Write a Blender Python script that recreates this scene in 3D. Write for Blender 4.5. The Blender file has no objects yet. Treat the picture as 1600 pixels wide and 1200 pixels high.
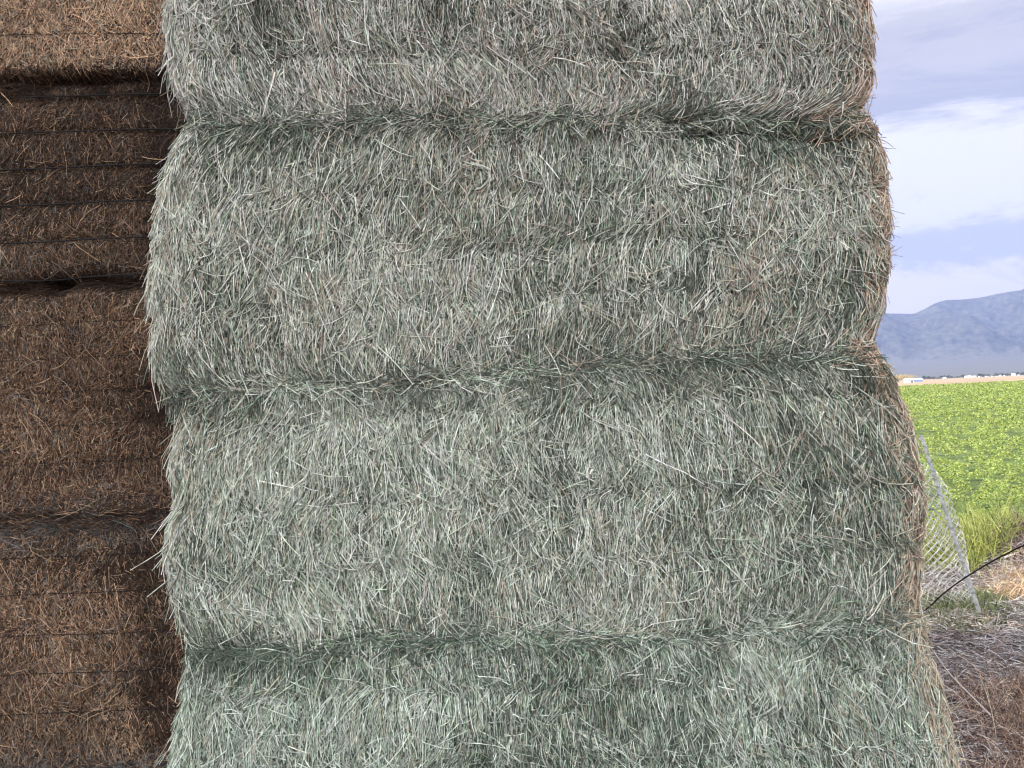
import bpy, math
import numpy as np
from mathutils import Matrix, Vector

R = math.radians
rng = np.random.default_rng(7)
scene = bpy.context.scene
col = scene.collection

# ------------------------------------------------------------------ camera
EYE = 1.75
PITCH, ROLL = 0.95, -2.5
FPX = 1208.0                       # focal length in photo pixels (1600 wide)
cam_d = bpy.data.cameras.new('camera')
cam = bpy.data.objects.new('camera', cam_d)
col.objects.link(cam)
cam_d.sensor_width = 36.0
cam_d.lens = FPX / 1600 * 36
cam_d.clip_start = 0.05
cam_d.clip_end = 40000
CM = Matrix.Translation((0, 0, EYE)) @ Matrix.Rotation(R(90 + PITCH), 4, 'X') @ Matrix.Rotation(R(ROLL), 4, 'Z')
cam.matrix_world = CM
scene.camera = cam
CR = np.array(CM.to_3x3())

# ------------------------------------------------------------------ sky and sun
SUN_EL, SUN_AZ = 36.0, -75.0       # azimuth from +Y, clockwise: low on the left, slightly behind the stack
w = bpy.data.worlds.new('World')
scene.world = w
w.use_nodes = True
nt = w.node_tree
nt.nodes.clear()
def N(t, typ, **kw):
    n = t.nodes.new(typ)
    for k, v in kw.items():
        setattr(n, k, v)
    return n
def mathn(t, op, a, b=None, c=None, clamp=False):
    n = t.nodes.new('ShaderNodeMath'); n.operation = op; n.use_clamp = clamp
    for i, x in enumerate((a, b, c)):
        if x is None: continue
        if isinstance(x, (int, float)): n.inputs[i].default_value = x
        else: t.links.new(x, n.inputs[i])
    return n.outputs[0]
sky = N(nt, 'ShaderNodeTexSky')
sky.sky_type = 'NISHITA'
sky.sun_disc = False
sky.sun_elevation = R(SUN_EL)
sky.sun_rotation = R(SUN_AZ)
bg1 = N(nt, 'ShaderNodeBackground'); bg1.inputs[1].default_value = 0.13
nt.links.new(sky.outputs[0], bg1.inputs[0])
tc = N(nt, 'ShaderNodeTexCoord')
sep = N(nt, 'ShaderNodeSeparateXYZ'); nt.links.new(tc.outputs['Generated'], sep.inputs[0])
# long level banks of cloud, ragged by noise
mp = N(nt, 'ShaderNodeMapping'); mp.inputs['Scale'].default_value = (2.2, 2.2, 9.0); mp.inputs['Location'].default_value = (0.4, 0.1, 0.7)
mp.inputs['Rotation'].default_value = (0, R(-6), 0)
nt.links.new(tc.outputs['Generated'], mp.inputs[0])
cn = N(nt, 'ShaderNodeTexNoise'); cn.inputs['Scale'].default_value = 1.3; cn.inputs['Detail'].default_value = 7; cn.inputs['Roughness'].default_value = 0.68; cn.inputs['Distortion'].default_value = 0.55
nt.links.new(mp.outputs[0], cn.inputs[0])
zz_ = mathn(nt, 'ADD', sep.outputs[2], mathn(nt, 'MULTIPLY', mathn(nt, 'SUBTRACT', cn.outputs[0], 0.5), 0.24))
cr = N(nt, 'ShaderNodeValToRGB'); cr.color_ramp.interpolation = 'EASE'
LO = (0.47, 0.46, 0.53, 1); MI = (0.62, 0.585, 0.605, 1); HI = (1.0, 0.96, 0.92, 1)
el_ = cr.color_ramp.elements
el_[0].position = 0.0; el_[0].color = (1.3, 1.08, 0.86, 1); el_[1].position = 1.0; el_[1].color = MI
for p_, c_ in ((0.11, (1.3, 1.1, 0.88, 1)), (0.145, MI), (0.18, MI), (0.215, HI), (0.27, HI), (0.315, LO), (0.36, MI), (0.43, HI), (0.6, HI)):
    e = el_.new(p_); e.color = c_
nt.links.new(zz_, cr.inputs[0])
bg2 = N(nt, 'ShaderNodeBackground')
nt.links.new(cr.outputs[0], bg2.inputs[0])
# extra sky brightness added behind the camera and overhead to fill the shaded bales
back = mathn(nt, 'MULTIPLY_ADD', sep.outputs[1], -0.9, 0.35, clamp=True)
high = mathn(nt, 'MULTIPLY', mathn(nt, 'SUBTRACT', sep.outputs[2], 0.42), 1.2, clamp=True)
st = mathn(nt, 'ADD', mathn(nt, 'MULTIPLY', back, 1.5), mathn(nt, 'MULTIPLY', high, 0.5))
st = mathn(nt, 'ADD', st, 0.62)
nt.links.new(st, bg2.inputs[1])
wm = N(nt, 'ShaderNodeMixRGB'); wm.inputs[2].default_value = (0.88, 0.89, 0.88, 1)   # neutral white of the added fill behind the camera
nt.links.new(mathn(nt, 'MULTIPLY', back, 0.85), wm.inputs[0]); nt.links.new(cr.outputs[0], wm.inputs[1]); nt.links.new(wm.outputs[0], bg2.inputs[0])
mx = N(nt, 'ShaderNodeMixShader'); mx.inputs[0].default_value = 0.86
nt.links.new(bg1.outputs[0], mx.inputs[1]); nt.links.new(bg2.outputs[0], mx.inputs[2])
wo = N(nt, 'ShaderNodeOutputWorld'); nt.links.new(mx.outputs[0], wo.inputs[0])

sun_d = bpy.data.lights.new('sun', 'SUN')
sun_d.energy = 3.4
sun_d.angle = R(0.6)
sun_d.color = (1.0, 0.93, 0.80)
sun = bpy.data.objects.new('sun', sun_d)
col.objects.link(sun)
to_sun = Vector((math.sin(R(SUN_AZ)) * math.cos(R(SUN_EL)), math.cos(R(SUN_AZ)) * math.cos(R(SUN_EL)), math.sin(R(SUN_EL))))
sun.rotation_euler = to_sun.to_track_quat('Z', 'Y').to_euler()
sun.location = to_sun * 50

vs = scene.view_settings
vs.view_transform = 'Standard'; vs.look = 'None'; vs.exposure = 1.0; vs.gamma = 1.0; vs.use_curve_mapping = False
scene.cycles.max_bounces = 5
scene.cycles.diffuse_bounces = 3
scene.cycles.glossy_bounces = 2
scene.cycles.transmission_bounces = 2
scene.cycles.volume_bounces = 0
scene.cycles.transparent_max_bounces = 6
scene.cycles.caustics_reflective = False
scene.cycles.caustics_refractive = False
scene.cycles.use_denoising = True
scene.cycles.sample_clamp_indirect = 4
scene.cycles.pixel_filter_type = 'BLACKMAN_HARRIS'
scene.cycles.filter_width = 1.2

# ------------------------------------------------------------------ helpers
def at(px, py, Y):
    """world point seen at photo pixel (px, py) at the real distance Y."""
    d = CR @ np.array([(px - 800) / FPX, -(py - 600) / FPX, -1.0])
    k = Y / d[1]
    return np.array([d[0] * k, Y, EYE + d[2] * k])
def gat(px, py, z=0.0):
    d = CR @ np.array([(px - 800) / FPX, -(py - 600) / FPX, -1.0])
    k = (z - EYE) / d[2]
    return np.array([d[0] * k, d[1] * k, z])

def tag(o, label=None, cat=None, group=None, kind=None):
    if label: o['label'] = label
    if cat: o['category'] = cat
    if group: o['group'] = group
    if kind: o['kind'] = kind
    return o
def empty(name, loc=(0, 0, 0)):
    o = bpy.data.objects.new(name, None); o.location = loc
    o.empty_display_size = 0.2
    col.objects.link(o); return o

class Geo:
    """collects vertices, 3- and 4-sided faces and a colour per vertex, and links them as one mesh."""
    def __init__(s): s.v = []; s.f = []; s.c = []; s.m = []; s.n = 0; s.sm = []
    def add(s, v, f, c=(0.5, 0.5, 0.5), mat=0, smooth=False):
        v = np.asarray(v, float).reshape(-1, 3)
        c = np.asarray(c, float)
        if c.ndim == 1: c = np.tile(c, (len(v), 1))
        if not isinstance(f, list): f = [f]
        for a in f:
            a = np.asarray(a, int)
            if len(a) == 0: continue
            s.f.append(a + s.n); s.m.append(mat); s.sm.append(smooth)
        s.v.append(v); s.c.append(c); s.n += len(v)
        return s
    def box(s, c, d, colr=(0.5, 0.5, 0.5), mat=0, rot=None):
        x, y, z = np.array(d) / 2
        v = np.array([[i * x, j * y, k * z] for k in (-1, 1) for j in (-1, 1) for i in (-1, 1)])
        if rot is not None: v = v @ np.array(rot).T
        f = [[0, 2, 3, 1], [4, 5, 7, 6], [0, 1, 5, 4], [2, 6, 7, 3], [0, 4, 6, 2], [1, 3, 7, 5]]
        return s.add(v + np.array(c), np.array(f), colr, mat)
    def build(s, name, mats, parent=None, origin=None):
        v = np.concatenate(s.v); c = np.concatenate(s.c)
        if origin is not None: v = v - np.array(origin)
        me = bpy.data.meshes.new(name)
        me.vertices.add(len(v)); me.vertices.foreach_set('co', v.astype(np.float32).ravel())
        nl = sum(a.size for a in s.f); npoly = sum(len(a) for a in s.f)
        me.loops.add(nl); me.polygons.add(npoly)
        me.loops.foreach_set('vertex_index', np.concatenate([a.ravel() for a in s.f]).astype(np.int32))
        tot = np.concatenate([np.full(len(a), a.shape[1]) for a in s.f])
        start = np.concatenate([[0], np.cumsum(tot)[:-1]])
        me.polygons.foreach_set('loop_start', start.astype(np.int32))
        me.polygons.foreach_set('loop_total', tot.astype(np.int32))
        me.polygons.foreach_set('material_index', np.concatenate([np.full(len(a), m) for a, m in zip(s.f, s.m)]).astype(np.int32))
        me.polygons.foreach_set('use_smooth', np.concatenate([np.full(len(a), m) for a, m in zip(s.f, s.sm)]).astype(bool))
        at_ = me.attributes.new('Col', 'FLOAT_COLOR', 'POINT')
        at_.data.foreach_set('color', np.concatenate([c, np.ones((len(c), 1))], 1).astype(np.float32).ravel())
        me.update(calc_edges=True)
        for m in (mats if isinstance(mats, (list, tuple)) else [mats]): me.materials.append(m)
        o = bpy.data.objects.new(name, me)
        if origin is not None and parent is None: o.location = origin
        col.objects.link(o)
        if parent is not None: o.parent = parent
        return o

def hash2(i, j, seed):
    h = (i.astype(np.int64) * 374761393 + j.astype(np.int64) * 668265263 + seed * 1442695041) & 0x7fffffff
    h = ((h ^ (h >> 13)) * 1274126177) & 0x7fffffff
    h = (h ^ (h >> 16)) & 0x7fffffff
    return h / 0x7fffffff
def vn(x, y, seed=0):
    """smooth value noise, -1..1"""
    x = np.asarray(x, float); y = np.asarray(y, float)
    x, y = np.broadcast_arrays(x, y)
    i = np.floor(x).astype(int); j = np.floor(y).astype(int)
    fx = x - i; fy = y - j
    fx = fx * fx * (3 - 2 * fx); fy = fy * fy * (3 - 2 * fy)
    a = hash2(i, j, seed); b = hash2(i + 1, j, seed); c = hash2(i, j + 1, seed); d = hash2(i + 1, j + 1, seed)
    return ((a * (1 - fx) + b * fx) * (1 - fy) + (c * (1 - fx) + d * fx) * fy) * 2 - 1
def fbm(x, y, seed=0, o=4):
    s = 0; a = 1; t = 0
    for k in range(o):
        s = s + a * vn(np.asarray(x) * 2 ** k, np.asarray(y) * 2 ** k, seed + k * 17); t += a; a *= 0.5
    return s / t
def norm(a):
    return a / np.maximum(np.linalg.norm(a, axis=-1, keepdims=True), 1e-9)

def ribbons(g, P, nrm, wid, colr, mat=0, tube=False, taper=0.35, twist=0.6):
    """P (N,K,3) centre lines, nrm (N,K,3) or (N,3) facing; wid (N,) full width; colr (N,3)."""
    n, k, _ = P.shape
    if nrm.ndim == 2: nrm = np.repeat(nrm[:, None, :], k, 1)
    T = norm(np.gradient(P, axis=1))
    B = norm(np.cross(T, nrm)); U = norm(np.cross(B, T))
    a = rng.normal(0, twist, (n, 1, 1))
    B, U = B * np.cos(a) + U * np.sin(a), U * np.cos(a) - B * np.sin(a)
    s = np.linspace(0, 1, k)
    tp = (1 - taper * s ** 2)[None, :, None] * wid[:, None, None] * 0.5
    if tube:
        rings = [P + tp * (B * math.cos(q) + U * math.sin(q)) for q in (math.pi / 2, math.pi / 2 + 2.094, math.pi / 2 + 4.189)]
        V = np.stack(rings, 2)             # n,k,3,3
        m = 3
    else:
        V = np.stack([P - tp * B, P + tp * B], 2); m = 2
    idx = np.arange(n * k * m).reshape(n, k, m)
    fs = []
    for q in range(m if m == 3 else 1):
        q2 = (q + 1) % m
        fs.append(np.stack([idx[:, :-1, q], idx[:, :-1, q2], idx[:, 1:, q2], idx[:, 1:, q]], -1).reshape(-1, 4))
    C = np.repeat(colr, k * m, 0)
    g.add(V.reshape(-1, 3), fs, C, mat, smooth=(m == 3))

def tube_path(g, P, r, colr, mat=0, sides=6, caps=True):
    P = np.asarray(P, float); k = len(P)
    T = norm(np.gradient(P, axis=0))
    ref = np.array([0.13, 0.31, 0.94]) if abs(T[0, 2]) < 0.9 else np.array([1.0, 0.1, 0.0])
    B = norm(np.cross(T, ref)); U = norm(np.cross(B, T))
    r = np.broadcast_to(np.asarray(r, float), (k,))[:, None, None]
    an = np.arange(sides) * 2 * math.pi / sides
    V = P[:, None, :] + r * (B[:, None, :] * np.cos(an)[None, :, None] + U[:, None, :] * np.sin(an)[None, :, None])
    idx = np.arange(k * sides).reshape(k, sides); nx = np.roll(idx, -1, 1)
    f = np.stack([idx[:-1], nx[:-1], nx[1:], idx[1:]], -1).reshape(-1, 4)
    g.add(V.reshape(-1, 3), f, colr, mat, smooth=True)

# ------------------------------------------------------------------ materials
def new_mat(name):
    m = bpy.data.materials.new(name); m.use_nodes = True
    return m, m.node_tree, m.node_tree.nodes['Principled BSDF']
def strand_mat(name, rough=0.65, spec=0.25, var=0.35, scale=60):
    m, t, b = new_mat(name)
    a = N(t, 'ShaderNodeAttribute'); a.attribute_name = 'Col'
    tc = N(t, 'ShaderNodeTexCoord')
    n = N(t, 'ShaderNodeTexNoise'); n.inputs['Scale'].default_value = scale; n.inputs['Detail'].default_value = 3
    t.links.new(tc.outputs['Object'], n.inputs[0])
    mr = N(t, 'ShaderNodeMapRange'); mr.inputs['From Min'].default_value = 0.3; mr.inputs['From Max'].default_value = 0.7
    mr.inputs['To Min'].default_value = 1 - var; mr.inputs['To Max'].default_value = 1 + var
    t.links.new(n.outputs[0], mr.inputs[0])
    v = N(t, 'ShaderNodeVectorMath'); v.operation = 'SCALE'
    t.links.new(a.outputs['Color'], v.inputs[0]); t.links.new(mr.outputs[0], v.inputs['Scale'])
    t.links.new(v.outputs[0], b.inputs['Base Color'])
    b.inputs['Roughness'].default_value = rough
    b.inputs['Specular IOR Level'].default_value = spec
    return m
def core_mat(name, dark, light, stretch=(1, 1, 0.16)):
    m, t, b = new_mat(name)
    tc = N(t, 'ShaderNodeTexCoord')
    mp = N(t, 'ShaderNodeMapping'); mp.inputs['Scale'].default_value = stretch
    t.links.new(tc.outputs['Object'], mp.inputs[0])
    n = N(t, 'ShaderNodeTexNoise'); n.inputs['Scale'].default_value = 190; n.inputs['Detail'].default_value = 4; n.inputs['Distortion'].default_value = 0.8
    t.links.new(mp.outputs[0], n.inputs[0])
    r = N(t, 'ShaderNodeValToRGB')
    r.color_ramp.elements[0].position = 0.38; r.color_ramp.elements[0].color = (*dark, 1)
    r.color_ramp.elements[1].position = 0.66; r.color_ramp.elements[1].color = (*light, 1)
    t.links.new(n.outputs[0], r.inputs[0]); t.links.new(r.outputs[0], b.inputs['Base Color'])
    bp = N(t, 'ShaderNodeBump'); bp.inputs['Strength'].default_value = 1; bp.inputs['Distance'].default_value = 0.01
    t.links.new(n.outputs[0], bp.inputs['Height']); t.links.new(bp.outputs[0], b.inputs['Normal'])
    b.inputs['Roughness'].default_value = 0.9; b.inputs['Specular IOR Level'].default_value = 0.1
    return m
def plain_mat(name, c, rough=0.6, metal=0.0, spec=0.4, var=0.25, scale=12, bump=0.0):
    m, t, b = new_mat(name)
    tc = N(t, 'ShaderNodeTexCoord')
    n = N(t, 'ShaderNodeTexNoise'); n.inputs['Scale'].default_value = scale; n.inputs['Detail'].default_value = 5
    t.links.new(tc.outputs['Object'], n.inputs[0])
    r = N(t, 'ShaderNodeValToRGB')
    r.color_ramp.elements[0].position = 0.3; r.color_ramp.elements[0].color = (*[x * (1 - var) for x in c], 1)
    r.color_ramp.elements[1].position = 0.7; r.color_ramp.elements[1].color = (*[min(1, x * (1 + var)) for x in c], 1)
    t.links.new(n.outputs[0], r.inputs[0]); t.links.new(r.outputs[0], b.inputs['Base Color'])
    b.inputs['Roughness'].default_value = rough; b.inputs['Metallic'].default_value = metal
    b.inputs['Specular IOR Level'].default_value = spec
    if bump:
        bp = N(t, 'ShaderNodeBump'); bp.inputs['Strength'].default_value = 1; bp.inputs['Distance'].default_value = bump
        t.links.new(n.outputs[0], bp.inputs['Height']); t.links.new(bp.outputs[0], b.inputs['Normal'])
    return m

M_hay = strand_mat('hay_stems')
M_core = core_mat('packed_hay', (0.035, 0.045, 0.035), (0.26, 0.28, 0.23))
M_brown = strand_mat('weathered_hay_stems')
M_bcore = core_mat('packed_weathered_hay', (0.012, 0.009, 0.007), (0.11, 0.075, 0.05), (1, 1, 0.3))
M_twine = plain_mat('twine', (0.006, 0.005, 0.006), 0.8, var=0.3, scale=60)
M_litter = strand_mat('litter_stems')
M_leaf = strand_mat('green_leaves', 0.5, 0.3, 0.25, 20)
for nd in [M_leaf]:
    b = nd.node_tree.nodes['Principled BSDF']
    tr = N(nd.node_tree, 'ShaderNodeBsdfTranslucent')
    src = b.inputs['Base Color'].links[0].from_socket
    nd.node_tree.links.new(src, tr.inputs[0])
    ms = N(nd.node_tree, 'ShaderNodeMixShader'); ms.inputs[0].default_value = 0.35
    nd.node_tree.links.new(b.outputs[0], ms.inputs[1]); nd.node_tree.links.new(tr.outputs[0], ms.inputs[2])
    nd.node_tree.links.new(ms.outputs[0], nd.node_tree.nodes['Material Output'].inputs[0])

# ------------------------------------------------------------------ bales
class Bale:
    """A bale as a surface wrapped round its left side, front and right side:
    q runs along the perimeter in metres (0..W is the front), v runs 0 (bottom) .. 1 (top)."""
    def __init__(s, Y0, L, Rr, T, B, depth, r=0.055, rv=0.010, pinch=(), pinch_d=0.012, rough=0.011, crack=0.035, patches=(), seed=0, step=0.012):
        s.Y0, s.depth, s.r, s.seed = Y0, depth, r, seed
        L = np.array(sorted(L, key=lambda a: a[1])); Rr = np.array(sorted(Rr, key=lambda a: a[1]))
        T = np.array(sorted(T)); B = np.array(sorted(B))      # each (x,z) in metres
        x0, x1 = L[:, 0].mean(), Rr[:, 0].mean()
        s.W = x1 - x0; s.H = T[:, 1].mean() - B[:, 1].mean()
        s.W2 = s.W - 2 * r + math.pi * r / 2
        s.q0, s.q1 = -depth, s.W2 + depth
        nq = int((s.q1 - s.q0) / step) + 1; nv = int(s.H / step) + 1
        q = np.linspace(s.q0, s.q1, nq)[:, None]; v = np.linspace(0, 1, nv)[None, :]
        q, v = np.broadcast_arrays(q, v)
        a = math.pi * r / 4
        def half(q):    # distance from the corner along x, y-depth
            th = np.clip((q + a) / r, 0, math.pi / 2)
            x = r - r * np.cos(th) + np.maximum(q - a, 0)
            y = r - r * np.sin(th) + np.maximum(-a - q, 0)
            return x, y, th
        xl, yl, tl = half(q); xr, yr, tr_ = half(s.W2 - q)
        left = q < s.W2 / 2
        xf = np.where(left, xl, s.W - xr); yd = np.where(left, yl, yr)
        nx = np.where(left, -np.cos(tl), np.cos(tr_)); ny = -np.where(left, np.sin(tl), np.sin(tr_))
        fx = xf / s.W
        xa = x0 + fx * s.W
        for _ in range(3):
            wb = lambda A: 0.010 * (vn(xa * 4, A[:, 1].mean() * 3.1, 5) + 0.7 * vn(xa * 13, A[:, 1].mean() * 3.1, 6)) * (A[:, 1].mean() > 0.05)
            z = (np.interp(xa, B[:, 0], B[:, 1]) + wb(B)) * (1 - v) + (np.interp(xa, T[:, 0], T[:, 1]) + wb(T)) * v
            xL = np.interp(z, L[:, 1], L[:, 0]); xR = np.interp(z, Rr[:, 1], Rr[:, 0])
            xa = xL + fx * (xR - xL)
        zz = v * s.H
        # displacement along the outward direction
        k = np.clip((np.abs(2 * v - 1) - (1 - 2 * rv / s.H)) / (2 * rv / s.H), 0, 1)
        inset = rv * (1 - np.sqrt(1 - 0.98 * k * k))
        front = np.clip(-ny, 0, 1)
        d = -inset * (0.35 + 0.65 * front)
        dip = 0
        for pv in pinch:
            wob = 0.012 * vn(q * 2.5, pv * 40, seed + 3)
            e = np.exp(-((zz - pv * s.H - wob) / 0.014) ** 2) + 0.55 * np.exp(-((zz - pv * s.H - wob) / 0.04) ** 2)
            dip = dip + e
        s.dip_amt = dip if len(pinch) else np.zeros_like(q)
        d = d - pinch_d * dip * (0.7 + 0.5 * vn(q * 3, pv * 9 if len(pinch) else 0, seed + 5)) if len(pinch) else d
        s.patches = []
        for (px, py, rx, ry, kind, am) in patches:
            c = at(px, py, Y0); zb_ = np.interp(c[0], B[:, 0], B[:, 1])
            pq = c[0] - np.interp(c[2], L[:, 1], L[:, 0]); pz = c[2] - zb_
            s.patches.append((pq, pz, rx * Y0 / FPX, ry * Y0 / FPX, kind, am))
            if kind == 'hole':
                rr_ = ((q - pq) / (rx * Y0 / FPX)) ** 2 + ((zz - pz) / (ry * Y0 / FPX)) ** 2
                d = d - 0.06 * am * np.exp(-rr_)
        fl = vn(q * 7 + 0.6 * vn(q * 2, zz * 4, seed + 8), zz * 1.3, seed + 1)        # flakes, upright
        d = d + rough * (0.9 * fl + 0.8 * fbm(q * 5, zz * 5, seed + 2, 3) + 0.5 * vn(q * 24, zz * 9, seed + 4))
        ck = np.exp(-(vn(q * 4.2 + 0.7 * vn(q * 3, zz * 5, seed + 6), zz * 1.1, seed + 7) / 0.06) ** 2) * np.clip(vn(q * 2.3, zz * 2.6, seed + 9) * 1.6, 0, 1)
        d = d - crack * ck
        x = xa + nx * d; y = Y0 + yd + ny * d
        s.P = np.stack([x, y, z], -1); s.q = q; s.v = v; s.nq, s.nv = nq, nv
        nr = np.cross(np.gradient(s.P, axis=0), np.gradient(s.P, axis=1))
        s.Nn = norm(nr)
        s.base_n = norm(np.stack([nx, ny, nx * 0], -1))
    def samp(s, A, q, v):
        i = np.clip((q - s.q0) / (s.q1 - s.q0) * (s.nq - 1), 0, s.nq - 1.001)
        j = np.clip(v * (s.nv - 1), 0, s.nv - 1.001)
        i0 = i.astype(int); j0 = j.astype(int)
        fi = i - i0; fj = j - j0
        if A.ndim == 3: fi = fi[..., None]; fj = fj[..., None]
        return (A[i0, j0] * (1 - fi) + A[i0 + 1, j0] * fi) * (1 - fj) + (A[i0, j0 + 1] * (1 - fi) + A[i0 + 1, j0 + 1] * fi) * fj
    def core(s, g, mat=1):
        idx = np.arange(s.nq * s.nv).reshape(s.nq, s.nv)
        f = np.stack([idx[:-1, :-1], idx[1:, :-1], idx[1:, 1:], idx[:-1, 1:]], -1).reshape(-1, 4)
        g.add(s.P.reshape(-1, 3), f, (0.2, 0.2, 0.18), mat, smooth=True)
        # back, top and bottom
        bk = np.stack([s.P[0], s.P[-1]], 0); n = s.nv
        i2 = np.arange(2 * n).reshape(2, n)
        g.add(bk.reshape(-1, 3), np.stack([i2[0, :-1], i2[0, 1:], i2[1, 1:], i2[1, :-1]], -1), (0.2, 0.2, 0.18), mat)
        for j in (0, -1):
            ring = s.P[:, j]; c = ring.mean(0)[None]
            v = np.concatenate([ring, c]); m = len(ring)
            f = np.stack([np.arange(m), (np.arange(m) + 1) % m, np.full(m, m)], -1)
            g.add(v, f, (0.2, 0.2, 0.18), mat)
    def lines(s, q, v, L, th, kap, l0, l1, nseg, droop=0.0, out=0.0):
        n = len(q); P = np.zeros((n, nseg + 1, 3)); Nm = np.zeros((n, nseg + 1, 3))
        q = q.copy(); v = v.copy()
        for j in range(nseg + 1):
            t = j / nseg
            vc = np.clip(v, 0, 1)
            p = s.samp(s.P, q, vc); nn = norm(s.samp(s.Nn, q, vc) + 1.0 * s.samp(s.base_n, q, vc))
            p = p + nn * (l0 + l1 * t ** 1.6)[:, None]
            p[:, 2] += (v - vc) * s.H - droop * t * t
            p[:, 2] = np.maximum(p[:, 2], 0.008)
            P[:, j] = p; Nm[:, j] = nn
            a = th + kap * t
            q = q + np.sin(a) * L / nseg; v = v - np.cos(a) * L / nseg / s.H
        return P, Nm

def pick(pal, wts, n, jit=0.12):
    pal = np.array(pal); wts = np.array(wts, float)
    if wts.ndim == 1: i = rng.choice(len(pal), n, p=wts / wts.sum())
    else:
        c = np.cumsum(wts / wts.sum(1, keepdims=True), 1); i = (rng.random(n)[:, None] > c).sum(1).clip(0, len(pal) - 1)
    c = pal[i] * (1 + rng.normal(0, jit, (n, 1))) * (1 + rng.normal(0, 0.03, (n, 3)))
    return np.clip(c, 0.004, 0.85)

GREY = [(0.15, 0.165, 0.135), (0.335, 0.36, 0.30), (0.50, 0.52, 0.455), (0.68, 0.69, 0.63), (0.46, 0.395, 0.325), (0.08, 0.105, 0.08), (0.29, 0.385, 0.285)]
#        deep green-grey       mid grey-green          pale              bleached            tan               dark leaf          fresh green
WARM = [(0.36, 0.26, 0.20), (0.54, 0.40, 0.31), (0.64, 0.52, 0.42)]

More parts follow.
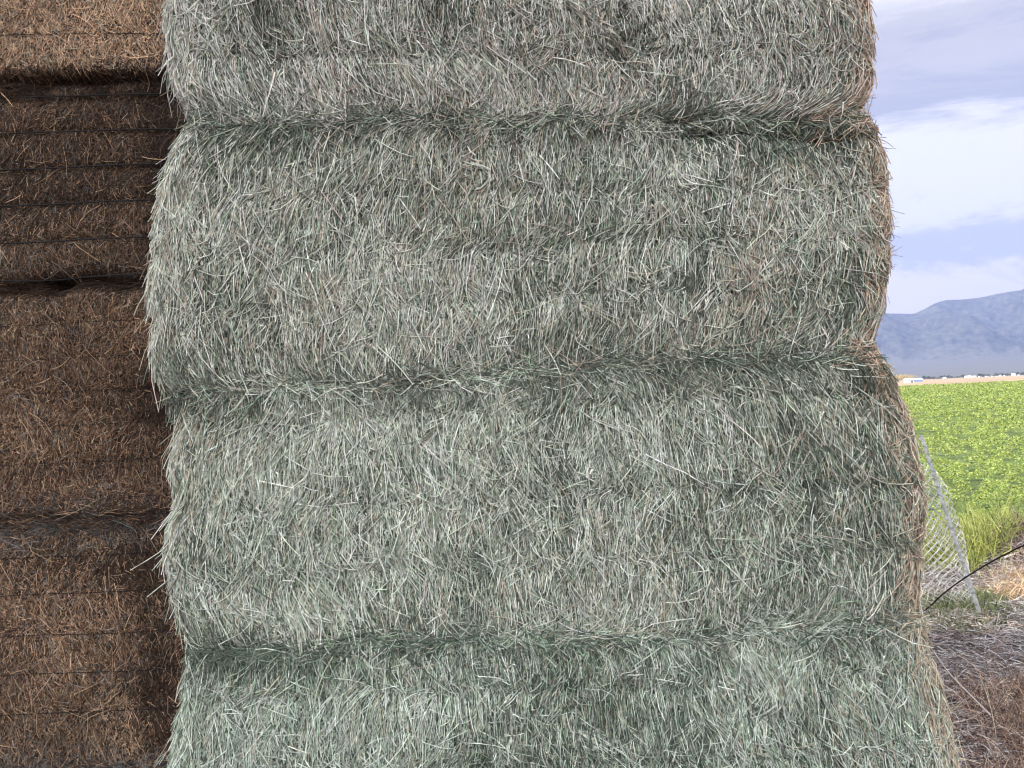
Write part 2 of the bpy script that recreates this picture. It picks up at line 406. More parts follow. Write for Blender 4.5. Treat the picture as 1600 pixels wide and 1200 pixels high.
def hay(b, g, tone=(1, 1, 1), qlo=None, qhi=None, dens=1.0, green=0.0, pink=0.0, sq=1.0, seamlo=True, seamhi=True, right_warm=0.1):
    """cover a near bale with stems. green / pink shift its mix of stem colours."""
    qlo = -0.30 if qlo is None else qlo; qhi = b.W2 + 0.30 if qhi is None else qhi
    area = (qhi - qlo) * b.H
    def colours(q, v, base):
        n = len(q)
        z = v * b.H
        w = np.tile(np.array(base, float), (n, 1))
        gz = np.clip(green + 0.55 * fbm(q * 1.3, z * 2.2, b.seed + 31, 3), 0, 1)
        pz = np.clip(pink + 0.8 * fbm(q * 1.7 + 9, z * 1.5, b.seed + 41, 3), 0, 1)
        dz = np.clip(0.9 * vn(q * 4.5, z * 1.2, b.seed + 51) * vn(q * 1.1, z * 0.9, b.seed + 52) + 0.05, 0, 1)
        w[:, 6] *= 1 + 3.0 * gz; w[:, 5] *= 1 + 1.5 * gz + 1.5 * dz
        w[:, 4] *= 1 + 4 * pz; w[:, 0] *= 1 + 2.5 * dz
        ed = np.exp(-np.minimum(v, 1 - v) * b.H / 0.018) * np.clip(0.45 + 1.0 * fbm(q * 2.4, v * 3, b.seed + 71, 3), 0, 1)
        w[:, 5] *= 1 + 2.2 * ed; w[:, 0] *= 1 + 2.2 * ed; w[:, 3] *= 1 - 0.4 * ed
        zn = fbm(q * 2.2 + 3, z * 3.2, b.seed + 73, 3)
        w[:, 3] *= np.clip(1 + 1.8 * zn, 0.25, 3); w[:, 2] *= np.clip(1 + 1.0 * zn, 0.4, 2); w[:, 0] *= np.clip(1 - 2.2 * zn, 0.3, 3)
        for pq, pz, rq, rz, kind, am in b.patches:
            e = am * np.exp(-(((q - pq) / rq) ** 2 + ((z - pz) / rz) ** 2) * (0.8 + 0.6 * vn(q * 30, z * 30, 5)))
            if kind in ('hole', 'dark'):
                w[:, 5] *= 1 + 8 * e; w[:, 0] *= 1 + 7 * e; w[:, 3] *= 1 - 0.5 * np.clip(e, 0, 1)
            elif kind == 'tan': w[:, 4] *= 1 + 6 * e
            elif kind == 'pale': w[:, 3] *= 1 + 2 * e; w[:, 2] *= 1 + 3 * e
        # tan, warmer stems towards the right end
        wr = np.clip((q - (b.W2 - right_warm)) / 0.12, 0, 1)
        w = np.concatenate([w, np.outer(wr, [1.5, 3, 2.4]) * w.sum(1, keepdims=True) * 0.16], 1)
        w[:, :4] *= (1 - 0.75 * wr)[:, None]; w[:, 5:7] *= (1 - 0.85 * wr)[:, None]
        return np.clip(pick(GREY + WARM, w, n) * np.array(tone) * [0.985, 1.01, 0.995], 0.004, 0.85)
    def angles(q, v, sg):
        z = v * b.H
        sg = sg * np.clip(1.15 + 1.5 * fbm(q * 3.5, z * 4.5, b.seed + 65, 3), 0.45, 1.9)
        f = 0.20 * fbm(q * 2.2, z * 2.4, b.seed + 61, 3) + 0.12 * vn(q * 11, z * 5, b.seed + 62)
        dp = np.clip(b.samp(b.dip_amt, q, np.clip(v, 0, 1)), 0, 1.3)
        sw = np.sign(vn(q * 6, z * 4, b.seed + 63)) * dp * rng.uniform(0.2, 1.2, len(q))
        ed = np.exp(-np.minimum(v, 1 - v) * b.H / 0.016)
        sw = sw + ed * rng.choice([-1, 1], len(q)) * np.abs(rng.normal(0, 0.8, len(q)))
        return f + sw + rng.normal(0, sg, len(q))
    # 1. chaff and fine blades, flat ribbons close to the surface
    n = int(23000 * area * dens)
    q = rng.uniform(qlo, qhi, n); v = rng.uniform(-0.02, 1.02, n)
    L = rng.gamma(4, 0.010, n).clip(0.010, 0.10)
    th = angles(q, v, 0.36)
    P, Nm = b.lines(q, v + L / 2 / b.H, L, th, rng.normal(0, 0.22, n), rng.uniform(-0.004, 0.010, n), rng.normal(0.001, 0.006, n), 2)
    ribbons(g, P, Nm, rng.uniform(0.0015, 0.0034, n) * sq, colours(q, v, [3.6, 3.6, 1.9, 0.8, 0.7, 1.4, 0.7]), 0)
    # 2. stems
    n = int(8200 * area * dens)
    q = rng.uniform(qlo, qhi, n); v = rng.uniform(-0.02, 1.02, n)
    L = rng.gamma(4.5, 0.016, n).clip(0.025, 0.22)
    th = angles(q, v, 0.20)
    P, Nm = b.lines(q, v + L / 2 / b.H, L, th, np.where(rng.random(n) < 0.2, rng.normal(0, 0.9, n), rng.normal(0, 0.15, n)), rng.uniform(0.002, 0.024, n), rng.normal(0.001, 0.0065, n), 3)
    ribbons(g, P, Nm, rng.uniform(0.0020, 0.0046, n) * sq, colours(q, v, [2.0, 2.2, 3.4, 3.6, 0.9, 0.5, 0.5]), 0, tube=True)
    # chopped leaf and stem bits pressed in among the stems
    n = int(17000 * area * dens)
    q = rng.uniform(qlo, qhi, n); v = rng.uniform(-0.01, 1.01, n)
    L = rng.uniform(0.005, 0.024, n)
    P, Nm = b.lines(q, v, L, rng.uniform(-1.57, 1.57, n), rng.normal(0, 0.3, n), rng.uniform(0.003, 0.017, n), rng.normal(0, 0.004, n), 1)
    ribbons(g, P, Nm, rng.uniform(0.0018, 0.0048, n) * sq, colours(q, v, [2.8, 2.6, 1.8, 1.8, 0.9, 2.0, 1.0]), 0)
    # 3. loose pale stalks lying at any angle on top, some with a kink
    n = int(520 * area * dens)
    q = rng.uniform(qlo, qhi, n); v = rng.uniform(0.0, 1.0, n)
    L = rng.gamma(4, 0.022, n).clip(0.04, 0.28)
    th = rng.normal(0, 0.8, n)
    P, Nm = b.lines(q, v, L, th, rng.normal(0, 0.5, n), rng.uniform(0.012, 0.026, n), rng.uniform(-0.012, 0.02, n), 3)
    ribbons(g, P, Nm, rng.uniform(0.0028, 0.0052, n) * sq, colours(q, v, [0.2, 0.6, 2.2, 5.5, 0.7, 0.1, 0.2]), 0, tube=True)
    # 4. clumps: small bundles of stalks combed one way and standing off the face
    nc = int(85 * area * dens)
    cq = rng.uniform(qlo, qhi, nc); cv = rng.uniform(0.05, 0.97, nc); cth = rng.normal(0, 0.55, nc); cn_ = rng.integers(6, 22, nc)
    q = np.repeat(cq, cn_); v = np.repeat(cv, cn_); th = np.repeat(cth, cn_); n = len(q)
    th = th + rng.normal(0, 0.13, n); q = q + rng.normal(0, 0.016, n); v = v + rng.normal(0, 0.02, n)
    L = rng.gamma(6, 0.018, n).clip(0.05, 0.24)
    P, Nm = b.lines(q, v, L, th, rng.normal(0, 0.13, n), rng.uniform(0.008, 0.02, n), rng.uniform(-0.01, 0.02, n), 3)
    ribbons(g, P, Nm, rng.uniform(0.0026, 0.0048, n) * sq, colours(q, v, [0.5, 1.5, 3.2, 4.0, 1.0, 0.1, 0.3]), 0, tube=True)
    # 5. shaggy hanging fringe down the left corner
    n = int(1500 * b.H * dens)
    q = rng.normal(-0.02, 0.07, n); v = rng.uniform(0.05, 1.0, n)
    L = rng.gamma(5, 0.022, n).clip(0.05, 0.26)
    P, Nm = b.lines(q, v, L, rng.normal(-0.08, 0.22, n), rng.normal(0, 0.3, n), rng.uniform(0.004, 0.016, n), rng.gamma(1.5, 0.006, n), 3)
    ribbons(g, P, Nm, rng.uniform(0.0026, 0.0048, n) * sq, colours(q, v, [0.7, 1.4, 3.2, 4.0, 1.1, 0.2, 0.2]), 0, tube=True)
    nc = int(26 * b.H); cq = rng.uniform(-0.2, 0.06, nc); cv = rng.uniform(0.1, 1, nc); ct = rng.normal(-0.1, 0.3, nc); k_ = rng.integers(5, 18, nc)
    q = np.repeat(cq, k_) + rng.normal(0, 0.014, k_.sum()); v = np.repeat(cv, k_) + rng.normal(0, 0.02, k_.sum()); n = len(q)
    L = rng.gamma(7, 0.02, n).clip(0.06, 0.26)
    P, Nm = b.lines(q, v, L, np.repeat(ct, k_) + rng.normal(0, 0.14, n), rng.normal(0, 0.25, n), rng.uniform(0.008, 0.025, n), rng.gamma(2, 0.013, n), 3)
    ribbons(g, P, Nm, rng.uniform(0.0026, 0.0052, n) * sq, colours(q, v, [0.4, 0.8, 3.0, 4.5, 1.4, 0.1, 0.2]), 0, tube=True)
    # 6. twigs sticking out of both ends
    for side in (0, 1):
        n = int((60 if side == 0 else 560) * b.H * dens)
        q = (rng.normal(-0.06, 0.05, n) if side == 0 else rng.normal(b.W2 + 0.06, 0.06, n)); v = rng.uniform(0, 1.0, n)
        kp = rng.random(n) < np.clip(0.45 + 1.1 * fbm(v * 9, side + 0 * v, b.seed + 91, 2), 0.03, 1); q, v = q[kp], v[kp]; n = len(q)
        L = rng.gamma(3, 0.014, n).clip(0.02, 0.12)
        P, Nm = b.lines(q, v, L, rng.uniform(-2.6, 2.6, n), rng.normal(0, 1.8, n), rng.uniform(0.0, 0.01, n), rng.gamma(1.7, 0.014, n).clip(0, 0.10), 4)
        ribbons(g, P, Nm, rng.uniform(0.0018, 0.0036, n) * sq, colours(q, v, [0.8, 1.2, 2.0, 1.5, 2.0, 0.2, 0.1]), 0, tube=True)
    # 7. matted hay caught in the seams, lying level
    for lo, on in ((0.0, seamlo), (1.0, seamhi)):
        if not on: continue
        n = int(1100 * (qhi - qlo) * dens)
        q = rng.uniform(qlo, qhi, n); v = lo + rng.normal(0, 0.011, n)
        L = rng.gamma(4, 0.022, n).clip(0.03, 0.25)
        th = rng.choice([-1, 1], n) * (1.35 + rng.normal(0, 0.55, n))
        P, Nm = b.lines(q, v, L, th, rng.normal(0, 0.5, n), rng.uniform(0.0, 0.028, n), rng.normal(0.002, 0.012, n), 3)
        ribbons(g, P, Nm, rng.uniform(0.0022, 0.0048, n) * sq, colours(q, np.full(n, lo), [1.8, 3.0, 2.2, 1.4, 0.6, 1.1, 0.8]), 0, tube=True)

# the four near bales: outlines traced at the stack's distance, 2.75 m from the camera
Yf = 2.75
def xz(pts, Y): return [(at(a, b, Y)[0], at(a, b, Y)[2]) for a, b in pts]
S0 = [(-300, -205), (300, -198), (1300, -190), (1900, -185)]
S1 = [(200, 199), (300, 194), (700, 187), (1100, 190), (1290, 194), (1420, 196)]
S2 = [(200, 614), (280, 611), (500, 601), (650, 590), (850, 580), (1100, 561), (1350, 556), (1450, 556)]
S3 = [(200, 1016), (400, 1014), (600, 1000), (800, 992), (1000, 990), (1200, 980), (1420, 968), (1500, 966)]
S4 = [(-200, 1384), (1900, 1384)]
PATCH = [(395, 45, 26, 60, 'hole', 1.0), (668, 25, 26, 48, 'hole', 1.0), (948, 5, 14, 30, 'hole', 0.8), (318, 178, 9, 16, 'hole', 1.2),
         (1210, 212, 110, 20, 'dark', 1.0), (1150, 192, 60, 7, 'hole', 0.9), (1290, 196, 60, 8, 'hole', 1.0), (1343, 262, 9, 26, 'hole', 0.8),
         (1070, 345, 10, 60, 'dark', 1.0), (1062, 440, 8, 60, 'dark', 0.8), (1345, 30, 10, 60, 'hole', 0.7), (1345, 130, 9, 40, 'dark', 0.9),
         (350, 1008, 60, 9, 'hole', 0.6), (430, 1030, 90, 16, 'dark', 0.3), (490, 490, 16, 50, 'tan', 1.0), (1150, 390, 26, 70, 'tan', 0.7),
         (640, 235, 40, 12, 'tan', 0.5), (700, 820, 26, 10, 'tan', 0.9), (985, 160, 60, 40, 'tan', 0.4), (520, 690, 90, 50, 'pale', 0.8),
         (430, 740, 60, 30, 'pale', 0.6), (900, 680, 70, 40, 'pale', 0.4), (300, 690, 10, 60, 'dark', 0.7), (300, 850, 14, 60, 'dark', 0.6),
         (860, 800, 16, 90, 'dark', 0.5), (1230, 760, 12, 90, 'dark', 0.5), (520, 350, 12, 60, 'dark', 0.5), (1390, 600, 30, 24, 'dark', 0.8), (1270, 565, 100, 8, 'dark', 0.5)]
near = [
 dict(L=[(252, -200), (250, -60), (254, 0), (262, 60), (270, 100), (277, 140), (298, 180), (306, 196)],
      R=[(1340, -200), (1362, -100), (1362, 0), (1368, 50), (1369, 100), (1362, 140), (1343, 170), (1296, 194)], T=S0, B=S1,
      pinch=(0.02 + 0.243, 0.52, 0.76), green=-0.25, pink=0.45, seed=11, tone=(1.03, 0.975, 0.98),
      label='topmost bale of the near grey green stack, greyest, with dark recesses at the upper edge'),
 dict(L=[(300, 196), (290, 210), (266, 250), (252, 300), (242, 350), (237, 400), (234, 450), (238, 500), (236, 550), (246, 590), (262, 612)],
      R=[(1362, 198), (1368, 210), (1378, 250), (1389, 300), (1392, 350), (1389, 400), (1385, 450), (1382, 480), (1368, 520), (1357, 556)], T=S1, B=S2,
      pinch=(0.29, 0.50, 0.71), green=-0.05, pink=0.12, seed=22, tone=(1.05, 1.02, 1.0),
      label='grey green bale with shaggy hanging left end, second from top of the near stack'),
 dict(L=[(294, 612), (292, 650), (282, 680), (273, 720), (277, 780), (266, 820), (265, 880), (270, 930), (290, 980), (300, 1016)],
      R=[(1366, 556), (1390, 585), (1402, 620), (1417, 660), (1427, 700), (1436, 750), (1440, 800), (1442, 850), (1441, 900), (1436, 940), (1424, 968)], T=S2, B=S3,
      pinch=(0.27, 0.52, 0.86), green=0.15, pink=0.0, seed=33, tone=(1.05, 1.045, 1.01),
      label='pale grey green bale level with the fence post, third from top of the near stack'),
 dict(L=[(292, 1012), (288, 1060), (282, 1100), (274, 1150), (268, 1200), (262, 1384)],
      R=[(1440, 966), (1450, 1000), (1467, 1050), (1481, 1100), (1491, 1150), (1498, 1200), (1512, 1384)], T=S3, B=S4,
      pinch=(0.27, 0.50, 0.80), green=0.35, pink=-0.1, seed=44, tone=(1.0, 1.04, 1.0),
      label='greenest hay bale at the bottom of the near stack, its right end spilling outward'),
]
for i, d in enumerate(near):
    B_ = xz(d['B'], Yf)
    if i == 3: B_ = [(x, 0.0) for x, z in B_]
    b = Bale(Yf, xz([(a_ + 9, c_) for a_, c_ in d['L']], Yf + 0.06), xz([(a_ - 11, c_) for a_, c_ in d['R']], Yf + 0.06), xz(d['T'], Yf), B_, 0.90, pinch=d['pinch'], patches=PATCH, seed=d['seed'])
    g = Geo(); b.core(g); hay(b, g, tone=d['tone'], green=d['green'], pink=d['pink'])
    o = g.build('hay_bale', [M_hay, M_core], origin=b.P.reshape(-1, 3).mean(0) * [1, 1, 0] + [0, 0, b.P[..., 2].min()])
    tag(o, d['label'], 'hay bale', 'near bales of green hay')
    d['b'] = b

# unseen rows of bales added behind to cast shadow on the right-hand ground
def plain_bale(x0, x1, y0, z0, z1, seed):
    b = Bale(y0, [(x0, z0), (x0, z1)], [(x1, z0), (x1, z1)], [(x0, z1), (x1, z1)], [(x0, z0), (x1, z0)], 0.96, pinch=(0.25, 0.5, 0.75), seed=seed, step=0.03)
    return b
b = plain_bale(-1.2, 1.2, 0.0, 0.0, 0.87, 71)
g = Geo(); b.core(g)
hay(b, g, qlo=b.q0, qhi=b.q1, dens=0.22, sq=1.6, green=0.1)
proto = g.build('hay_bale', [M_hay, M_core])
hl = 'unseen grey green hay bale added behind the near stack to cast shadow'
first = True
for j, y in enumerate((3.74, 4.76)):
    for k in range(4):
        o = proto if first else proto.copy()
        if not first: col.objects.link(o)
        first = False
        o.location = (0.13 + 0.03 * ((k * 7 + j * 3) % 3 - 1), y, 0.875 * k)
        tag(o, hl, 'hay bale', 'unseen bales added behind for their shadow')

# the recessed stack of brown weathered bales on the left
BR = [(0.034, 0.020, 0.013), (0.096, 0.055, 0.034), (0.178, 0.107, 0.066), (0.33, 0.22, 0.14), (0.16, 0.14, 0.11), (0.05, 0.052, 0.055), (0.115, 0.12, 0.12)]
def brown(b, g, base, qlo, qhi, dens=1.0, bluelo=0.0, bluehi=0.0, bright=1.0, gold=0.0):
    area = (qhi - qlo) * b.H
    def colours(q, v, w0):
        n = len(q); z = v * b.H
        w = np.tile(np.array(w0, float), (n, 1))
        gz = np.clip(0.8 * fbm(q * 1.6, z * 2.6, b.seed + 31, 3) + gold, 0, 1)
        dz = np.clip(1.2 * fbm(q * 2.2 + 5, z * 2.0, b.seed + 33, 3), 0, 1)
        w[:, 3] *= 1 + 3 * gz; w[:, 4] *= 1 + 3 * gz; w[:, 0] *= 1 + 2.5 * dz
        bl = bluelo * np.exp(-(v * b.H / 0.10) ** 2) + bluehi * np.exp(-((1 - v) * b.H / 0.11) ** 2)  # blue-grey stems at the seams; shade at the foot is put into colour
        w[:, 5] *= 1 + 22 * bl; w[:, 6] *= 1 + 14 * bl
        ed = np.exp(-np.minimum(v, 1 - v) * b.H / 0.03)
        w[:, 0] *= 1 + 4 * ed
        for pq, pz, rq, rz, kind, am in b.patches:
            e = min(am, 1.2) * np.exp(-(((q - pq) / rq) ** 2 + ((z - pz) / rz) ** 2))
            w[:, 0] *= 1 + 14 * e; w[:, 2:5] *= (1 - 0.6 * np.clip(e, 0, 1))[:, None]  # dark blotches, and the shade of seam gaps put into stem colour
        c = pick(BR, w, n, 0.18)
        c = c * bright * (1 + 0.35 * fbm(q * 2.6, z * 3.5, b.seed + 35, 2))[:, None]
        return np.clip(c, 0.004, 0.8)
    def angles(q, v, sg):
        z = v * b.H
        dp = np.clip(b.samp(b.dip_amt, q, np.clip(v, 0, 1)), 0, 1.3)
        f = 0.7 * fbm(q * 3.2, z * 5.5, b.seed + 61, 3) + 0.45 * vn(q * 14, z * 12, b.seed + 62)
        return f + rng.choice([-1, 1], len(q)) * dp * rng.uniform(0.2, 1.4, len(q)) + rng.normal(0, sg, len(q))
    n = int(20000 * area * dens)
    q = rng.uniform(qlo, qhi, n); v = rng.uniform(-0.005, 1.005, n)
    L = rng.gamma(4, 0.009, n).clip(0.008, 0.09)
    P, Nm = b.lines(q, v + L / 2 / b.H, L, angles(q, v, 0.6), rng.normal(0, 0.35, n), rng.uniform(-0.003, 0.009, n), rng.normal(0.001, 0.006, n), 2)
    ribbons(g, P, Nm, rng.uniform(0.0015, 0.0032, n), colours(q, v, base), 0)
    n = int(2900 * area * dens)
    q = rng.uniform(qlo, qhi, n); v = rng.uniform(-0.005, 1.005, n)
    L = rng.gamma(4, 0.014, n).clip(0.02, 0.16)
    P, Nm = b.lines(q, v + L / 2 / b.H, L, angles(q, v, 0.45), rng.normal(0, 0.3, n), rng.uniform(0.002, 0.012, n), rng.normal(0.003, 0.008, n), 3)
    w1 = np.array(base, float) * [0.7, 1.0, 1.5, 1.4, 1, 0.8, 1]
    ribbons(g, P, Nm, rng.uniform(0.0018, 0.0036, n), colours(q, v, w1), 0, tube=True)
    n = int(14000 * area * dens)
    q = rng.uniform(qlo, qhi, n); v = rng.uniform(0, 1, n)
    P, Nm = b.lines(q, v, rng.uniform(0.005, 0.020, n), rng.uniform(-1.57, 1.57, n), rng.normal(0, 0.3, n), rng.uniform(0.001, 0.010, n), rng.normal(0, 0.003, n), 1)
    ribbons(g, P, Nm, rng.uniform(0.0018, 0.004, n), colours(q, v, base), 0)
    n = int(90 * area * dens)
    q = rng.uniform(qlo, qhi, n); v = rng.uniform(0, 1, n)
    L = rng.gamma(4, 0.025, n).clip(0.04, 0.3)
    P, Nm = b.lines(q, v, L, rng.uniform(-1.6, 1.6, n), rng.normal(0, 0.6, n), rng.uniform(0.012, 0.02, n), rng.uniform(-0.01, 0.03, n), 4)
    w1 = np.array(base, float) * [0.1, 0.3, 1.5, 5, 3, 0.2, 1]
    ribbons(g, P, Nm, rng.uniform(0.0026, 0.0044, n), colours(q, v, w1), 0, tube=True)
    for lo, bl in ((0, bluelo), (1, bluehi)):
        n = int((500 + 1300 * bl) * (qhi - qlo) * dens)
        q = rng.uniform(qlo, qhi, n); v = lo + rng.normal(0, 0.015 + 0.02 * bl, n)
        L = rng.gamma(4, 0.024, n).clip(0.03, 0.3)
        th = rng.choice([-1, 1], n) * (math.pi / 2 + rng.normal(0, 0.35, n))
        P, Nm = b.lines(q, v, L, th, rng.normal(0, 0.4, n), rng.uniform(-0.006, 0.02, n), rng.normal(0.004, 0.012, n), 3)
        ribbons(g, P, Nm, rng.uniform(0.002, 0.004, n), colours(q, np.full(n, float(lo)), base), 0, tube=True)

Yb = 3.72
XR, XL = -1.12, -3.75
def seam(pts, Y):
    a = xz(pts, Y); (x0, z0), (x1, z1) = a[0], a[-1]
    sl = (z1 - z0) / (x1 - x0) * 0.5
    return [(XL, z0 + sl * (XL - x0))] + a + [(XR + 0.01, z1 + sl * (XR - x1))]
T0 = [(-200, -262), (300, -262)]
T1 = [(-10, 124), (100, 119), (290, 117)]
T2 = [(-10, 452), (60, 449), (120, 446), (240, 442)]
T3 = [(-10, 808), (100, 806), (250, 799), (290, 797)]
def twy(b, pts, Y):    # v of a string on bale b from its height in the photo
    z = at(120, pts, Y)[2]; lo = b.P[b.nq // 2, 0, 2]; hi = b.P[b.nq // 2, -1, 2]
    return (z - lo) / (hi - lo)
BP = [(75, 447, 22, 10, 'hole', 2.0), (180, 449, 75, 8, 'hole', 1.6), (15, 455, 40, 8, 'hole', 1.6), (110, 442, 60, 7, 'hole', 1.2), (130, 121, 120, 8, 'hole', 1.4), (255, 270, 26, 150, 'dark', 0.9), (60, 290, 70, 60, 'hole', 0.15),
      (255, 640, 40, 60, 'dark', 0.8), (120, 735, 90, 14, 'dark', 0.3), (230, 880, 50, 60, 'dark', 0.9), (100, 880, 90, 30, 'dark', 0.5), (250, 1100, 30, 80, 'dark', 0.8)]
browns = [
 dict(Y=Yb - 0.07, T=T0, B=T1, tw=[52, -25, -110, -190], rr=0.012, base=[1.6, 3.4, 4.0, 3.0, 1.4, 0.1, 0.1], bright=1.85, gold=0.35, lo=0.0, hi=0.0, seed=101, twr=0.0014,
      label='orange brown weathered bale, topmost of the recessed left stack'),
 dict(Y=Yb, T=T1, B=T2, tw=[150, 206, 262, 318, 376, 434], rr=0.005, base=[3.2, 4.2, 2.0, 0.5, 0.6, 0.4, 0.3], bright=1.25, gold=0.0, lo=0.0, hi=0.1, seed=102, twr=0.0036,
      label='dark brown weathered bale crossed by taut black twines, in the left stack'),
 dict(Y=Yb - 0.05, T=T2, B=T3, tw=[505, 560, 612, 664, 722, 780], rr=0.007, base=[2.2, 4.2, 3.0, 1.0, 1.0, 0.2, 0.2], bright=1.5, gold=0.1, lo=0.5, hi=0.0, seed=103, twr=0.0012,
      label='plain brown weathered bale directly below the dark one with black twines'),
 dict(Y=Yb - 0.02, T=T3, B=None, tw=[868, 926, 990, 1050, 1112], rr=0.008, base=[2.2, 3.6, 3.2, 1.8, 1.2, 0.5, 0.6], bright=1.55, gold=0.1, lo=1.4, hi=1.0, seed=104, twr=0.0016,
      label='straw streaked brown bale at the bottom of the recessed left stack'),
]
for i, d in enumerate(browns):
    Y = d['Y']
    T_ = seam(d['T'], Y); B_ = seam(d['B'], Y) if d['B'] else [(XL, 0.0), (XR, 0.0)]
    L_ = [(XL, 0), (XL, 6)]; R_ = [(XR, 0), (XR, 6)]
    b0 = Bale(Y, L_, R_, T_, B_, 1.1, r=0.06, rv=0.035, seed=d['seed'], step=0.05)
    tv = [twy(b0, p, Y) for p in d['tw']]
    b = Bale(Y, L_, R_, T_, B_, 1.1, r=0.06, rv=0.03 if i else 0.035, pinch=[t for t in tv], pinch_d=0.016 if i == 1 else 0.007, rough=d['rr'], patches=BP, crack=0.02, seed=d['seed'], step=0.014)
    g = Geo(); b.core(g)
    qv = XL * -1 - 2.75           # the stretch the photo shows, with a margin for a step aside
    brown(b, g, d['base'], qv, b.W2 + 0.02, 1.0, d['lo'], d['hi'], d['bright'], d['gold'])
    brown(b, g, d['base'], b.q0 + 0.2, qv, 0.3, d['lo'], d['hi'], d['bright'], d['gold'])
    d['b'] = b; d['parts'] = []
    org = (b.P[..., 0].mean(), b.P[..., 1].mean(), b.P[..., 2].min())
    o = g.build('weathered_bale', [M_brown, M_bcore], origin=org)
    tag(o, d['label'], 'hay bale', 'brown bales of the recessed left stack')
    for t in tv:
        q = np.linspace(b.q0, b.q1, 150); sag = 0.003 * vn(q * 1.5, t * 9, d['seed'])
        v = np.clip(np.full(150, t) + sag / b.H, 0.01, 0.99)
        p = b.samp(b.P, q, v)
        # taut string: smooth path that bridges hollows
        k = np.ones(9) / 9
        ps = np.stack([np.convolve(np.pad(p[:, a], 4, mode='edge'), k, 'valid') for a in range(3)], 1)
        ps = ps + b.samp(b.base_n, q, v) * (0.032 if i == 1 else 0.014)
        gt = Geo(); tube_path(gt, ps - np.array(org), d['twr'], (0.02, 0.02, 0.02), sides=5)
        d['parts'].append(gt.build('twine', M_twine, parent=o))
    d['o'] = o
# unseen bales added out of frame, above and left, to block the sun
tier = browns[0]['b'].H
def copy_bale(d, dx, dz):
    c = d['o'].copy(); col.objects.link(c); c.location = d['o'].location + Vector((dx, 0, dz))
    c['label'] = 'unseen brown weathered bale added around the left stack to block sun'
    for t_ in d['parts']:
        k = t_.copy(); col.objects.link(k); k.parent = c
for d in browns: copy_bale(d, -2.66, 0)
copy_bale(browns[0], 0, tier + 0.01); copy_bale(browns[0], -2.66, tier + 0.01)

# ------------------------------------------------------------------ ground
def ground_mat():
    m, t, b = new_mat('ground')
    tc = N(t, 'ShaderNodeTexCoord')
    n1 = N(t, 'ShaderNodeTexNoise'); n1.inputs['Scale'].default_value = 1.3; n1.inputs['Detail'].default_value = 8
    n2 = N(t, 'ShaderNodeTexNoise'); n2.inputs['Scale'].default_value = 45; n2.inputs['Detail'].default_value = 5
    for n in (n1, n2): t.links.new(tc.outputs['Object'], n.inputs[0])
    r = N(t, 'ShaderNodeValToRGB')
    r.color_ramp.elements[0].position = 0.35; r.color_ramp.elements[0].color = (0.035, 0.028, 0.028, 1)
    r.color_ramp.elements[1].position = 0.7; r.color_ramp.elements[1].color = (0.16, 0.125, 0.11, 1)
    md = mathn(t, 'ADD', mathn(t, 'MULTIPLY', n1.outputs[0], 0.4), mathn(t, 'MULTIPLY', n2.outputs[0], 0.6))
    t.links.new(md, r.inputs[0]); t.links.new(r.outputs[0], b.inputs['Base Color'])
    bp = N(t, 'ShaderNodeBump'); bp.inputs['Distance'].default_value = 0.02
    t.links.new(n2.outputs[0], bp.inputs['Height']); t.links.new(bp.outputs[0], b.inputs['Normal'])
    b.inputs['Roughness'].default_value = 0.95
    return m
def graded(a, b, n, p=3.0):
    t = np.linspace(-1, 1, n); return np.sign(t) * np.abs(t) ** p * (b - a) / 2 + (a + b) / 2
def terrain_h(x, y):
    near = np.clip(1 - np.hypot(x - 3, y - 5) / 9, 0, 1)
    h = 0.05 * fbm(x * 0.9, y * 0.9, 5, 3) * near
    # low earth bank between the yard and the field, out to the right
    h = h + 0.30 * np.exp(-((y - 7.3 - 0.12 * (x - 5)) / 0.45) ** 2) * np.clip((x - 4.1) / 0.6, 0, 1)
    pad = np.clip((x - 1.75) / 0.5, 0, 1)       # level under the bales
    return h * pad
n = 260
gx = np.concatenate([-np.geomspace(9000, 8, 60), np.linspace(-7.8, 12, 130), np.geomspace(12.3, 9000, 60)])
gy = np.concatenate([-np.geomspace(9000, 8, 50), np.linspace(-7.5, 16, 130), np.geomspace(16.3, 12000, 70)])
X, Yg = np.meshgrid(gx, gy, indexing='ij')
Z = terrain_h(X, Yg)
g = Geo(); idx = np.arange(X.size).reshape(X.shape)
g.add(np.stack([X, Yg, Z], -1), np.stack([idx[:-1, :-1], idx[1:, :-1], idx[1:, 1:], idx[:-1, 1:]], -1).reshape(-1, 4), smooth=True)
tag(g.build('ground', ground_mat()), kind='structure')

# green field base: a sheet from y = 8.2 m to 190 m, with its own gentle swells
def field_mat():
    m, t, b = new_mat('field_soil')
    tc = N(t, 'ShaderNodeTexCoord')
    n2 = N(t, 'ShaderNodeTexNoise'); n2.inputs['Scale'].default_value = 3; n2.inputs['Detail'].default_value = 10; n2.inputs['Roughness'].default_value = 0.7
    t.links.new(tc.outputs['Object'], n2.inputs[0])
    r = N(t, 'ShaderNodeValToRGB')
    r.color_ramp.elements[0].position = 0.35; r.color_ramp.elements[0].color = (0.035, 0.055, 0.02, 1)
    r.color_ramp.elements[1].position = 0.6; r.color_ramp.elements[1].color = (0.16, 0.23, 0.06, 1)
    t.links.new(n2.outputs[0], r.inputs[0]); t.links.new(r.outputs[0], b.inputs['Base Color'])
    bp = N(t, 'ShaderNodeBump'); bp.inputs['Distance'].default_value = 0.1
    t.links.new(n2.outputs[0], bp.inputs['Height']); t.links.new(bp.outputs[0], b.inputs['Normal'])
    b.inputs['Roughness'].default_value = 0.9
    return m
FY1 = 200.0
